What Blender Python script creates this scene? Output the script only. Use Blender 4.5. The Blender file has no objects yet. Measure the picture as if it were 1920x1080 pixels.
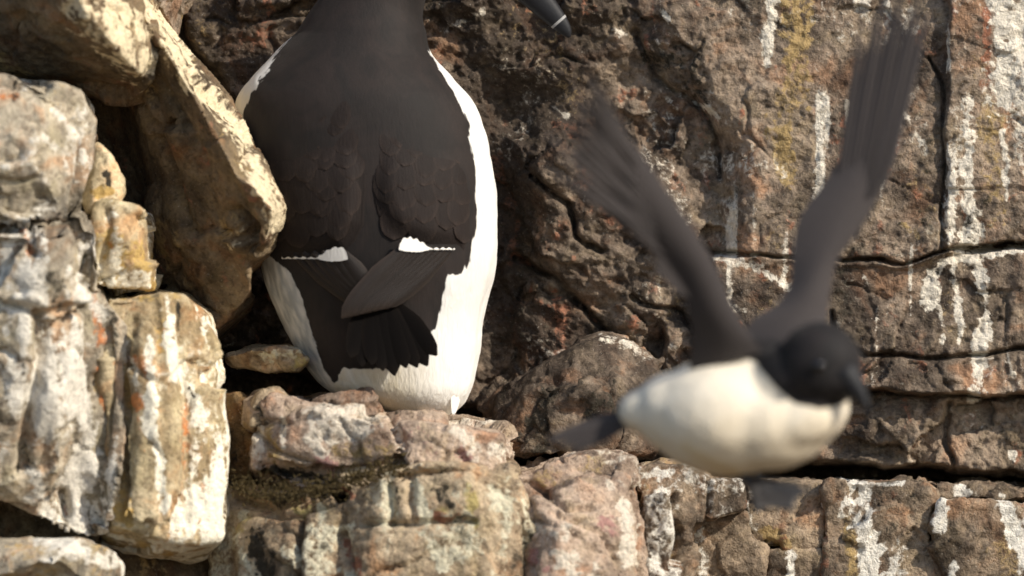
import bpy, bmesh, math, random
import numpy as np
from mathutils import Vector, Matrix

random.seed(7)
RNG = np.random.default_rng(11)
SC = bpy.context.scene
COL = SC.collection

# ------------------------------------------------------------------ camera, world, sun
D = 5.0            # metres from the lens to the standing bird
S = 0.0003         # metres per photo pixel at the standing bird

cam = bpy.data.cameras.new('camera')
cam_ob = bpy.data.objects.new('camera', cam)
COL.objects.link(cam_ob)
cam_ob.location = (0, -D, 0)
cam_ob.rotation_euler = (math.radians(90), 0, 0)
cam.sensor_width = 36
cam.lens = 36 * D / (1920 * S)
cam.clip_start = 0.1
cam.clip_end = 3000
cam.dof.use_dof = True
cam.dof.focus_distance = D + 0.03
cam.dof.aperture_fstop = 5.6
SC.camera = cam_ob

TO_SUN = Vector((0.69, -0.47, 0.58)).normalized()
ELEV = math.asin(TO_SUN.z)
AZ = math.atan2(TO_SUN.x, TO_SUN.y)

world = bpy.data.worlds.new('World')
SC.world = world
world.use_nodes = True
nt = world.node_tree
sky = nt.nodes.new('ShaderNodeTexSky')
sky.sky_type = 'NISHITA'
sky.sun_disc = False
sky.sun_elevation = ELEV
sky.sun_rotation = AZ
bg = nt.nodes['Background']
nt.links.new(sky.outputs[0], bg.inputs[0])
bg.inputs[1].default_value = 0.14

sun = bpy.data.lights.new('sun', 'SUN')
sun.energy = 4.1
sun.angle = math.radians(0.5)
sun.color = (1.0, 0.92, 0.79)
sun_ob = bpy.data.objects.new('sun', sun)
COL.objects.link(sun_ob)
sun_ob.rotation_euler = (-TO_SUN).to_track_quat('-Z', 'Y').to_euler()
sun_ob.location = TO_SUN * 20

vs = SC.view_settings
vs.view_transform = 'Standard'
vs.look = 'None'
vs.gamma = 1
vs.exposure = 0.3
vs.use_curve_mapping = False
SC.render.engine = 'CYCLES'
SC.cycles.use_denoising = True
SC.cycles.max_bounces = 6

# ------------------------------------------------------------------ maths helpers
def P(px, py, y):
    """photo pixel + depth -> point"""
    k = S * (D + y) / D
    return ((px - 960) * k, y, (540 - py) * k)

def to_px(v):
    k = D / ((D + v[:, 1]) * S)
    return 960 + v[:, 0] * k, 540 - v[:, 2] * k

_perm = RNG.permutation(4096).astype(np.int64)
_grad = RNG.normal(size=(4096, 3)).astype(np.float32)
_grad /= np.linalg.norm(_grad, axis=1, keepdims=True)
_rnd = RNG.random((4096, 3)).astype(np.float32)

def _hash(i, j, k):
    return _perm[(_perm[(_perm[i & 4095] + j) & 4095] + k) & 4095]

def gnoise(p):
    p = np.asarray(p, np.float32)
    f0 = np.floor(p)
    i = f0.astype(np.int64)
    f = p - f0
    u = f * f * f * (f * (f * 6 - 15) + 10)
    out = np.zeros(len(p), np.float32)
    for a in (0, 1):
        wa = u[:, 0] if a else 1 - u[:, 0]
        for b in (0, 1):
            wb = u[:, 1] if b else 1 - u[:, 1]
            for c in (0, 1):
                wc = u[:, 2] if c else 1 - u[:, 2]
                g = _grad[_hash(i[:, 0] + a, i[:, 1] + b, i[:, 2] + c)]
                d = g[:, 0] * (f[:, 0] - a) + g[:, 1] * (f[:, 1] - b) + g[:, 2] * (f[:, 2] - c)
                out += wa * wb * wc * d
    return out * 1.5

def fbm(p, o=4, gain=0.5):
    p = np.asarray(p, np.float32)
    s = np.zeros(len(p), np.float32); a = 1.0; t = 0
    for k in range(o):
        s += a * gnoise(p * (2.03 ** k) + 17.3 * k); t += a; a *= gain
    return s / t

def ridged(p, o=3):
    s = 0; a = 1.0; t = 0
    for k in range(o):
        s = s + a * (1 - 2 * np.abs(gnoise(np.asarray(p) * (2.1 ** k) + 9.1 * k))); t += a; a *= .5
    return s / t

def worley(p):
    """F1, F2, tilt value of the nearest cell"""
    p = np.asarray(p, np.float32)
    i = np.floor(p).astype(np.int64)
    f1 = np.full(len(p), 9., np.float32); f2 = f1.copy(); tilt = np.zeros(len(p), np.float32)
    for a in (-1, 0, 1):
        for b in (-1, 0, 1):
            for c in (-1, 0, 1):
                h = _hash(i[:, 0] + a, i[:, 1] + b, i[:, 2] + c)
                q = i + np.array([a, b, c]) + _rnd[h]
                dv = p - q
                d = np.sqrt((dv * dv).sum(1))
                g = _grad[(h * 7 + 3) & 4095]
                tl = (g * dv).sum(1) + (_rnd[h, 0] - .5) * .7
                near = d < f1
                f2 = np.where(near, f1, np.minimum(f2, d))
                tilt = np.where(near, tl, tilt)
                f1 = np.where(near, d, f1)
    return f1, f2, tilt

def sstep(a, b, x):
    t = np.clip((x - a) / (b - a), 0, 1)
    return t * t * (3 - 2 * t)

def poly_sd(px, py, poly):
    """signed distance in photo pixels, positive inside"""
    poly = np.asarray(poly, float)
    d = np.full(len(px), 1e9); ins = np.zeros(len(px), bool)
    n = len(poly)
    for i in range(n):
        a = poly[i]; b = poly[(i + 1) % n]
        e = b - a
        wx = px - a[0]; wy = py - a[1]
        t = np.clip((wx * e[0] + wy * e[1]) / max(1e-9, e @ e), 0, 1)
        d = np.minimum(d, (wx - e[0] * t) ** 2 + (wy - e[1] * t) ** 2)
        if a[1] != b[1]:
            c = ((a[1] > py) != (b[1] > py)) & (px < (b[0] - a[0]) * (py - a[1]) / (b[1] - a[1]) + a[0])
            ins ^= c
    d = np.sqrt(d)
    return np.where(ins, d, -d)

def line_d(px, py, line):
    d = np.full(len(px), 1e9)
    for a, b in zip(line[:-1], line[1:]):
        ex, ey = b[0] - a[0], b[1] - a[1]
        wx = px - a[0]; wy = py - a[1]
        t = np.clip((wx * ex + wy * ey) / max(1e-9, ex * ex + ey * ey), 0, 1)
        d = np.minimum(d, (wx - ex * t) ** 2 + (wy - ey * t) ** 2)
    return np.sqrt(d)

# ------------------------------------------------------------------ object helpers
ORIGIN = {}

def tag(o, label=None, cat=None, group=None, kind=None):
    if label: o['label'] = label
    if cat: o['category'] = cat
    if group: o['group'] = group
    if kind: o['kind'] = kind
    return o

def thing(name, loc, label, cat, group=None):
    o = bpy.data.objects.new(name, None)
    o.empty_display_size = 0.02
    COL.objects.link(o)
    o.location = loc
    ORIGIN[o.name] = np.array(loc, float)
    return tag(o, label, cat, group)

def mesh_obj(name, verts, faces, mat, parent=None, origin=None, attrs=None, smooth=True, cols=None):
    """verts are world positions; a child shares its parent's origin"""
    verts = np.asarray(verts, float)
    if parent is not None:
        org = ORIGIN[parent.name]
    elif origin is not None:
        org = np.array(origin, float)
    else:
        org = np.array([verts[:, 0].mean(), verts[:, 1].mean(), verts[:, 2].min()])
    me = bpy.data.meshes.new(name)
    v = verts - org
    if isinstance(faces, np.ndarray) and faces.ndim == 2:
        n, k = faces.shape
        me.vertices.add(len(v)); me.vertices.foreach_set('co', v.astype(np.float32).ravel())
        me.loops.add(n * k); me.loops.foreach_set('vertex_index', faces.astype(np.int32).ravel())
        me.polygons.add(n)
        me.polygons.foreach_set('loop_start', np.arange(0, n * k, k, dtype=np.int32))
        me.update(calc_edges=True)
    else:
        me.from_pydata([tuple(q) for q in v], [], [tuple(int(a) for a in f) for f in faces])
        me.update()
    me.validate()
    if smooth:
        me.polygons.foreach_set('use_smooth', np.ones(len(me.polygons), bool))
    for k, val in (attrs or {}).items():
        a = me.attributes.new(k, 'FLOAT', 'POINT')
        a.data.foreach_set('value', np.asarray(val, np.float32))
    me.materials.append(mat)
    o = bpy.data.objects.new(name, me)
    COL.objects.link(o)
    if parent is not None:
        o.parent = parent
        ORIGIN[o.name] = org
    else:
        o.location = org
        ORIGIN[o.name] = org
    return o

def mesh_arrays(me):
    v = np.empty(len(me.vertices) * 3, np.float32); me.vertices.foreach_get('co', v)
    n = np.empty(len(me.vertices) * 3, np.float32); me.vertices.foreach_get('normal', n)
    lt = np.empty(len(me.polygons), np.int32); me.polygons.foreach_get('loop_total', lt)
    li = np.empty(len(me.loops), np.int32); me.loops.foreach_get('vertex_index', li)
    assert (lt == 4).all()
    return v.reshape(-1, 3), n.reshape(-1, 3), li.reshape(-1, 4)

def remesh(shells, voxel, smooth=2):
    """union of closed shells -> verts, normals, quads"""
    me = bpy.data.meshes.new('tmp')
    bm = bmesh.new()
    for vs_, fs_ in shells:
        bv = [bm.verts.new(v) for v in vs_]
        for f in fs_:
            try: bm.faces.new([bv[i] for i in f])
            except ValueError: pass
    bmesh.ops.triangulate(bm, faces=bm.faces[:])
    bmesh.ops.recalc_face_normals(bm, faces=bm.faces[:])
    bm.to_mesh(me); bm.free()
    ob = bpy.data.objects.new('tmp', me)
    COL.objects.link(ob)
    m = ob.modifiers.new('r', 'REMESH'); m.mode = 'VOXEL'; m.voxel_size = voxel
    if smooth:
        s = ob.modifiers.new('s', 'SMOOTH'); s.factor = .5; s.iterations = smooth
    dg = bpy.context.evaluated_depsgraph_get()
    dg.update()
    me2 = bpy.data.meshes.new_from_object(ob.evaluated_get(dg))
    bpy.data.objects.remove(ob)
    out = mesh_arrays(me2)
    bpy.data.meshes.remove(me); bpy.data.meshes.remove(me2)
    return out

def prism(front, yf=0., back=None, yb=.1, inset=1.0):
    """front: (px, py[, y]) outline; the back outline keeps the shape, pushed to depth yb"""
    f = [(q[0], q[1], q[2] if len(q) > 2 else yf) for q in front]
    if back is None:
        cx = sum(q[0] for q in f) / len(f); cy = sum(q[1] for q in f) / len(f)
        b = [(cx + (q[0] - cx) * inset, cy + (q[1] - cy) * inset, yb) for q in f]
    else:
        b = [(q[0], q[1], q[2] if len(q) > 2 else yb) for q in back]
    n = len(f)
    vs_ = [P(*q) for q in f] + [P(*q) for q in b]
    fs_ = [tuple(range(n)), tuple(range(2 * n - 1, n - 1, -1))]
    for i in range(n):
        j = (i + 1) % n
        fs_.append((i, n + i, n + j, j))
    return vs_, fs_

def hull(pts):
    bm = bmesh.new()
    for q in pts: bm.verts.new(P(*q))
    r = bmesh.ops.convex_hull(bm, input=bm.verts[:])
    bm.verts.index_update()
    used = [v for v in bm.verts if v.link_faces]
    ix = {v: i for i, v in enumerate(used)}
    out = [tuple(v.co) for v in used], [tuple(ix[v] for v in f.verts) for f in bm.faces]
    bm.free()
    return out

def ellipsoid(c, r, rot=0, nu=28, nv=18):
    """centre (px, py, y), radii in photo pixels (in-plane long, in-plane short, depth), in-plane turn in degrees"""
    C = np.array(P(*c)); k = S * (D + c[2]) / D
    a = math.radians(rot)
    vs_ = []; fs_ = []
    for i in range(nv + 1):
        t = math.pi * i / nv
        for j in range(nu):
            u = 2 * math.pi * j / nu
            x, y, z = math.sin(t) * math.cos(u) * r[0], math.sin(t) * math.sin(u) * r[2], math.cos(t) * r[1]
            vs_.append(tuple(C + k * np.array([x * math.cos(a) - z * math.sin(a), y, x * math.sin(a) + z * math.cos(a)])))
    for i in range(nv):
        for j in range(nu):
            q = (i * nu + j, i * nu + (j + 1) % nu, (i + 1) * nu + (j + 1) % nu, (i + 1) * nu + j)
            fs_.append(q)
    bm = bmesh.new()
    bv = [bm.verts.new(v) for v in vs_]
    for f in fs_: bm.faces.new([bv[i] for i in f])
    bmesh.ops.remove_doubles(bm, verts=bm.verts[:], dist=1e-7)
    bmesh.ops.dissolve_degenerate(bm, edges=bm.edges[:], dist=1e-7)
    bm.verts.index_update()
    out = [tuple(v.co) for v in bm.verts], [tuple(v.index for v in f.verts) for f in bm.faces]
    bm.free()
    return out

# ------------------------------------------------------------------ materials
class NB:
    def __init__(self, name):
        self.m = bpy.data.materials.new(name); self.m.use_nodes = True
        self.t = self.m.node_tree; self.b = self.t.nodes['Principled BSDF']
    def n(self, kind, **kw):
        x = self.t.nodes.new(kind)
        for k, v in kw.items(): setattr(x, k, v)
        return x
    def l(self, a, b): self.t.links.new(a, b)
    def val(self, sock, v):
        if hasattr(v, 'links') or isinstance(v, bpy.types.NodeSocket): self.l(v, sock)
        else: sock.default_value = v
    def math(self, op, a, b=0., c=None, clamp=False):
        x = self.n('ShaderNodeMath', operation=op, use_clamp=clamp)
        self.val(x.inputs[0], a); self.val(x.inputs[1], b)
        if c is not None: self.val(x.inputs[2], c)
        return x.outputs[0]
    def attr(self, name): return self.n('ShaderNodeAttribute', attribute_name=name).outputs['Fac']
    def coords(self, scale=(1, 1, 1)):
        tc = self.n('ShaderNodeTexCoord')
        mp = self.n('ShaderNodeMapping'); mp.inputs['Scale'].default_value = scale
        self.l(tc.outputs['Object'], mp.inputs[0])
        return mp.outputs[0]
    def noise(self, vec, scale, detail=4, rough=.55, dist=0.):
        x = self.n('ShaderNodeTexNoise')
        self.l(vec, x.inputs['Vector'])
        x.inputs['Scale'].default_value = scale; x.inputs['Detail'].default_value = detail
        x.inputs['Roughness'].default_value = rough; x.inputs['Distortion'].default_value = dist
        return x.outputs['Fac']
    def ramp(self, fac, a, b):
        x = self.n('ShaderNodeMapRange', interpolation_type='SMOOTHSTEP')
        self.l(fac, x.inputs[0]); x.inputs[1].default_value = a; x.inputs[2].default_value = b
        return x.outputs[0]
    def mix(self, fac, a, b, mode='MIX'):
        x = self.n('ShaderNodeMix', data_type='RGBA', blend_type=mode)
        self.val(x.inputs[0], fac)
        for s, v in ((x.inputs[6], a), (x.inputs[7], b)):
            if isinstance(v, tuple): s.default_value = (*v, 1)
            else: self.l(v, s)
        return x.outputs[2]
    def bump(self, h, strength, dist, prev=None):
        x = self.n('ShaderNodeBump'); self.val(x.inputs['Strength'], strength); x.inputs['Distance'].default_value = dist
        self.l(h, x.inputs['Height'])
        if prev is not None: self.l(prev, x.inputs['Normal'])
        return x.outputs[0]

def rock_mat(name, dark, light, pale=(.62, .56, .45), ochre=(.36, .25, .11), rust=(.30, .13, .075), grain=1.0, bump=1.0):
    b = NB(name)
    co = b.coords()
    fine = b.noise(co, 420, 5, .62)
    med = b.noise(co, 110, 4, .6, .4)
    spk = b.noise(co, 900, 2, .5)
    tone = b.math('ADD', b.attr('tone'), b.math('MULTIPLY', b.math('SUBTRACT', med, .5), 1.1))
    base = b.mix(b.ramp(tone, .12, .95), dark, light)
    hue = b.noise(co, 38, 3, .6, .6)
    base = b.mix(b.ramp(hue, .5, .7), base, b.mix(1., base, (1.12, .86, .70), 'MULTIPLY'))
    base = b.mix(b.ramp(hue, .5, .3), base, b.mix(1., base, (.93, .93, .84), 'MULTIPLY'))
    mot = b.noise(co, 230, 5, .65, .3)
    base = b.mix(b.math('MULTIPLY', b.ramp(mot, .46, .36), .6), base, b.mix(1., base, (.35, .31, .27), 'MULTIPLY'))
    base = b.mix(b.math('MULTIPLY', b.ramp(mot, .56, .68), .55), base, b.mix(.6, base, light))
    def layer(base, attr, col, nz, k):
        f = b.math('ADD', b.attr(attr), b.math('MULTIPLY', b.math('SUBTRACT', nz, .5), k))
        f = b.math('MULTIPLY', b.ramp(f, .24, .62), b.ramp(b.attr(attr), .02, .22))
        return b.mix(f, base, col)
    base = layer(base, 'ochre', ochre, mot, 1.5)
    base = layer(base, 'rust', rust, mot, 1.5)
    base = layer(base, 'guano', pale, mot, 1.7)
    base = layer(base, 'lichen', (.035, .028, .018), mot, 1.6)
    # grain and dark pits
    g = b.math('ADD', .3, b.math('MULTIPLY', fine, 1.4 * grain))
    gx = b.n('ShaderNodeCombineColor')
    for i in range(3): b.l(g, gx.inputs[i])
    base = b.mix(.9, base, gx.outputs[0], 'MULTIPLY')
    base = b.mix(b.math('MULTIPLY', b.ramp(spk, .36, .27), .55), base, (.04, .03, .022))
    base = b.mix(b.math('MULTIPLY', b.ramp(spk, .66, .76), .45), base, (.55, .5, .42))
    b.l(base, b.b.inputs['Base Color'])
    b.b.inputs['Roughness'].default_value = .82
    b.b.inputs['Specular IOR Level'].default_value = .3
    n1 = b.bump(mot, .8 * bump, .0035)
    n2 = b.bump(fine, .7 * bump, .0022, n1)
    b.l(n2, b.b.inputs['Normal'])
    return b.m

M_WALL = rock_mat('brown_cliff_rock', (.060, .043, .031), (.33, .25, .18), pale=(.70, .63, .52))
M_BLOCK = rock_mat('brown_block_rock', (.09, .066, .046), (.40, .30, .205), pale=(.74, .69, .60))
M_CREAM = rock_mat('cream_rock', (.30, .22, .12), (.66, .55, .36), pale=(.80, .74, .60), rust=(.50, .20, .07), ochre=(.46, .31, .11), bump=.55)
M_GREY = rock_mat('grey_rock', (.16, .135, .10), (.50, .425, .315), pale=(.66, .61, .52), rust=(.46, .18, .07), bump=.55)
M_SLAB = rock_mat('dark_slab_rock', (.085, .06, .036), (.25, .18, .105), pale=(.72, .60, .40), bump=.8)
M_PINK = rock_mat('pinkish_ledge_rock', (.23, .165, .12), (.54, .41, .31), pale=(.66, .58, .47), rust=(.36, .20, .17))
M_OCHRE = rock_mat('ochre_rock', (.13, .08, .035), (.32, .2, .085))
M_LEDGE = rock_mat('stained_ledge_rock', (.17, .12, .075), (.54, .42, .28), pale=(.62, .57, .42), ochre=(.40, .32, .13))

def feather_mat(name, col, rim, rough=.6, spec=.2, sheen=.05, streak=(900, 900, 120), bump=.35):
    b = NB(name)
    co = b.coords(streak)
    nz = b.noise(co, 1.0, 3, .6)
    oi = b.n('ShaderNodeObjectInfo')
    c = b.mix(b.attr('rim'), col, rim)
    g = b.math('ADD', .7, b.math('ADD', b.math('MULTIPLY', nz, .35), b.math('MULTIPLY', oi.outputs['Random'], .3)))
    gx = b.n('ShaderNodeCombineColor')
    for i in range(3): b.l(g, gx.inputs[i])
    b.l(b.mix(1., c, gx.outputs[0], 'MULTIPLY'), b.b.inputs['Base Color'])
    b.b.inputs['Roughness'].default_value = rough
    b.b.inputs['Specular IOR Level'].default_value = spec
    b.b.inputs['Sheen Weight'].default_value = sheen
    b.b.inputs['Sheen Roughness'].default_value = .5
    b.l(b.bump(nz, bump, .001), b.b.inputs['Normal'])
    return b.m

def body_mat(name, black, white, buff):
    b = NB(name)
    st = b.noise(b.coords((520, 520, 75)), 1.0, 4, .6, .5)
    fine = b.noise(b.coords((1900, 1900, 150)), 1.0, 3, .6)
    w = b.math('ADD', b.attr('white'), b.math('MULTIPLY', b.math('SUBTRACT', st, .5), .5))
    w = b.ramp(w, .38, .62)
    wc = b.mix(b.attr('grey'), b.mix(b.attr('buff'), white, buff), (.30, .31, .31))  # grey attribute puts flank shade into the white plumage colour
    g = b.math('ADD', .78, b.math('MULTIPLY', st, .44))
    gx = b.n('ShaderNodeCombineColor')
    for i in range(3): b.l(g, gx.inputs[i])
    big = b.noise(b.coords((45, 45, 30)), 1.0, 3, .6, .8)
    bc = b.mix(1., b.mix(b.ramp(big, .35, .65), black, tuple(k_ * f_ for k_, f_ in zip(black, (1.55, 1.4, 1.35)))), gx.outputs[0], 'MULTIPLY')
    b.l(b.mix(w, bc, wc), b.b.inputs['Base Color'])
    b.b.inputs['Roughness'].default_value = .7
    b.b.inputs['Specular IOR Level'].default_value = .2
    b.b.inputs['Sheen Weight'].default_value = .04
    n1 = b.bump(st, b.math('ADD', .10, b.math('MULTIPLY', b.attr('white'), .35)), .0020)
    b.l(b.bump(fine, .16, .0008, n1), b.b.inputs['Normal'])
    return b.m

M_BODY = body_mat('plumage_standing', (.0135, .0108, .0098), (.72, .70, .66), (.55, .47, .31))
M_BODY2 = body_mat('plumage_flying', (.0105, .0095, .0097), (.78, .70, .57), (.60, .46, .26))
M_FEATHER = feather_mat('brown_black_feather', (.0155, .0108, .0093), (.030, .0205, .0165), .7, spec=.15)
M_PRIMARY = feather_mat('dark_brown_flight_feather', (.0155, .0108, .0088), (.036, .025, .019), .5, streak=(900, 900, 300))
M_TAIL = feather_mat('black_tail_feather', (.0042, .0034, .0031), (.008, .006, .0048), .85, spec=.04, sheen=0)
M_FLYWING = feather_mat('grey_brown_wing', (.050, .043, .042), (.06, .052, .05), .75, spec=.1)
M_WHITE = feather_mat('white_feather', (.82, .79, .74), (.85, .82, .78), .7, streak=(600, 600, 90))

def plain(name, col, rough, spec=.5):
    b = NB(name)
    nz = b.noise(b.coords(), 600, 3)
    b.l(b.mix(nz, tuple(c * .75 for c in col), tuple(c * 1.2 for c in col)), b.b.inputs['Base Color'])
    b.b.inputs['Roughness'].default_value = rough
    b.b.inputs['Specular IOR Level'].default_value = spec
    b.l(b.bump(nz, .2, .0006), b.b.inputs['Normal'])
    return b.m
M_BEAK = plain('black_horn', (.012, .012, .014), .55, .25)
M_BEAKLINE = plain('white_horn', (.30, .29, .28), .6)
M_EYE = plain('dark_eye', (.006, .005, .005), .08)
M_FOOT = plain('dark_webbed_skin', (.022, .020, .020), .5)
M_MOSS = plain('dried_moss', (.075, .055, .025), .9, .1)
M_BOUNCE = plain('bounce_ground', (.13, .09, .05), .9, .2)

# ------------------------------------------------------------------ rock surfacing
def stain_fields(v, px, py, seed, streak=.0, tone_bias=0., guano=(), ochre=(), rust=(), lichen=(), patch=.0, ochre_amt=0., lichen_amt=0., rust_amt=0.):
    p = v.astype(np.float32) + seed * 3.7
    wob = fbm(p * 30, 3) * 22
    sn1 = fbm(p * np.array([90, 90, 45]), 3); sn2 = fbm(p * 260, 2); sn3 = fbm(p * np.array([60, 60, 40]) + 7, 3)
    tone = .5 + tone_bias + .8 * fbm(p * 16, 4) + .45 * fbm(p * np.array([55, 55, 40]), 3)
    def strokes(lst):
        out = np.zeros(len(p))
        for line, w, k in lst:
            d = line_d(px + wob, py + wob * .4, line) + w * (1.1 * sn1 + .8 * sn2)
            out = np.maximum(out, k * (1 - sstep(w * .1, w * 1.25, d)) * (.55 + .45 * sstep(-.35, .1, sn3)))
        return out
    g = strokes(guano)
    if streak:
        st = fbm(p * np.array([75, 75, 5]), 3) * .9 + fbm(p * np.array([16, 16, 7]), 2) * .8
        g = np.maximum(g, streak * sstep(.0, .5, st))
    if patch:
        g = np.maximum(g, patch * sstep(.1, .5, fbm(p * 28 + 5, 4) * 1.6))
    o = strokes(ochre)
    if ochre_amt: o = np.maximum(o, ochre_amt * sstep(.05, .4, fbm(p * np.array([32, 32, 12]) + 31, 3)))
    r = strokes(rust)
    if rust_amt: r = np.maximum(r, rust_amt * sstep(.1, .4, fbm(p * np.array([60, 60, 30]) + 51, 3)))
    li = strokes(lichen)
    if lichen_amt: li = np.maximum(li, lichen_amt * sstep(.05, .4, fbm(p * np.array([40, 40, 25]) + 71, 4)))
    return dict(tone=np.clip(tone, 0, 1), guano=g, ochre=o, rust=r, lichen=li)

def relief(p, seed, big=.004, facet=.004, fine=.0012, fscale=28., strata=0.):
    q = p.astype(np.float32) + seed * 1.3
    warp = np.stack([fbm(q * 24 + 3, 3), fbm(q * 24 + 40, 3), fbm(q * 24 + 80, 3)], 1) * .022
    d = big * fbm(q * 12, 3)
    gate = sstep(-.12, .28, fbm(q * 17 + 60, 2))
    qq = (q + warp) * np.array([.8, .8, 1.15], np.float32)
    f1, f2, t = worley(qq * fscale)
    d = d + facet * 1.1 * t * (.35 + .65 * gate)
    crack = sstep(.05, .3, fbm(q * 26 + 90, 2))
    d = d - facet * .4 * (1 - sstep(.0, .06, f2 - f1)) * crack
    f1, f2, t = worley((q + warp * .8) * np.array([1.1, 1., .8], np.float32) * fscale * 2.6 + 11)
    d = d + facet * .36 * t * gate
    rg = ridged(q * np.array([48, 48, 60]) + warp * 20, 4)
    d = d + fine * 1.5 * rg * (.4 + .9 * gate) + fine * 1.5 * fbm(q * 170, 4, .65)
    pit = fbm(q * 120 + 33, 2)
    d = d - fine * .9 * sstep(.2, .6, pit)
    if strata:
        zz = (q[:, 2] + warp[:, 2] * 1.2) * 75
        d = d + strata * (np.abs(zz - np.floor(zz) - .5) * 2) ** .5
    return d

def rock(name, shells, mat, label=None, parent=None, seed=1., voxel=.0016, smooth=2, grooves=(), rel={}, st={}, cat='rock', group=None):
    v, n, f = remesh(shells, voxel, smooth)
    v = v.astype(np.float64)
    v = v + n * relief(v, seed, **rel)[:, None]
    px, py = to_px(v)
    wob = fbm(v * 45 + seed, 3) * 9
    for line, w, dep in grooves:
        d = line_d(px + wob, py + wob, line)
        v = v - n * (dep * np.exp(-(d / w) ** 2))[:, None]
    px, py = to_px(v)
    at = stain_fields(v, px, py, seed, **st)
    o = mesh_obj(name, v, f, mat, parent, attrs=at)
    if parent is None: tag(o, label, cat, group)
    return o

# ------------------------------------------------------------------ unseen ground sheet, added to bounce warm light upwards
def build_ground():
    vs_ = []; fs_ = []
    rad = [0, .6, 1.2, 2, 3.2, 5, 8, 14, 30, 80, 250, 900]
    n = 48
    for i, r in enumerate(rad):
        for j in range(n):
            a = 2 * math.pi * j / n
            k = 0.05 * min(1, r) * (random.random() - .5)
            vs_.append((r * math.cos(a), r * math.sin(a) - .3, -1.6 + k))
    for i in range(len(rad) - 1):
        for j in range(n):
            fs_.append((i * n + j, (i + 1) * n + j, (i + 1) * n + (j + 1) % n, i * n + (j + 1) % n))
    o = mesh_obj('ground', vs_, fs_, M_BOUNCE, origin=(0, 0, -1.6))
    tag(o, 'unseen brown ground sheet added below the cliff to bounce light up', kind='structure')
build_ground()

# ------------------------------------------------------------------ the cliff wall
def axis(lo, hi, step, far):
    mid = np.arange(lo, hi, step)
    k = np.cumsum(step * 1.22 ** np.arange(1, 40)); k = k[k < far]
    return np.concatenate([lo - k[::-1], mid, hi + k])

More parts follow.
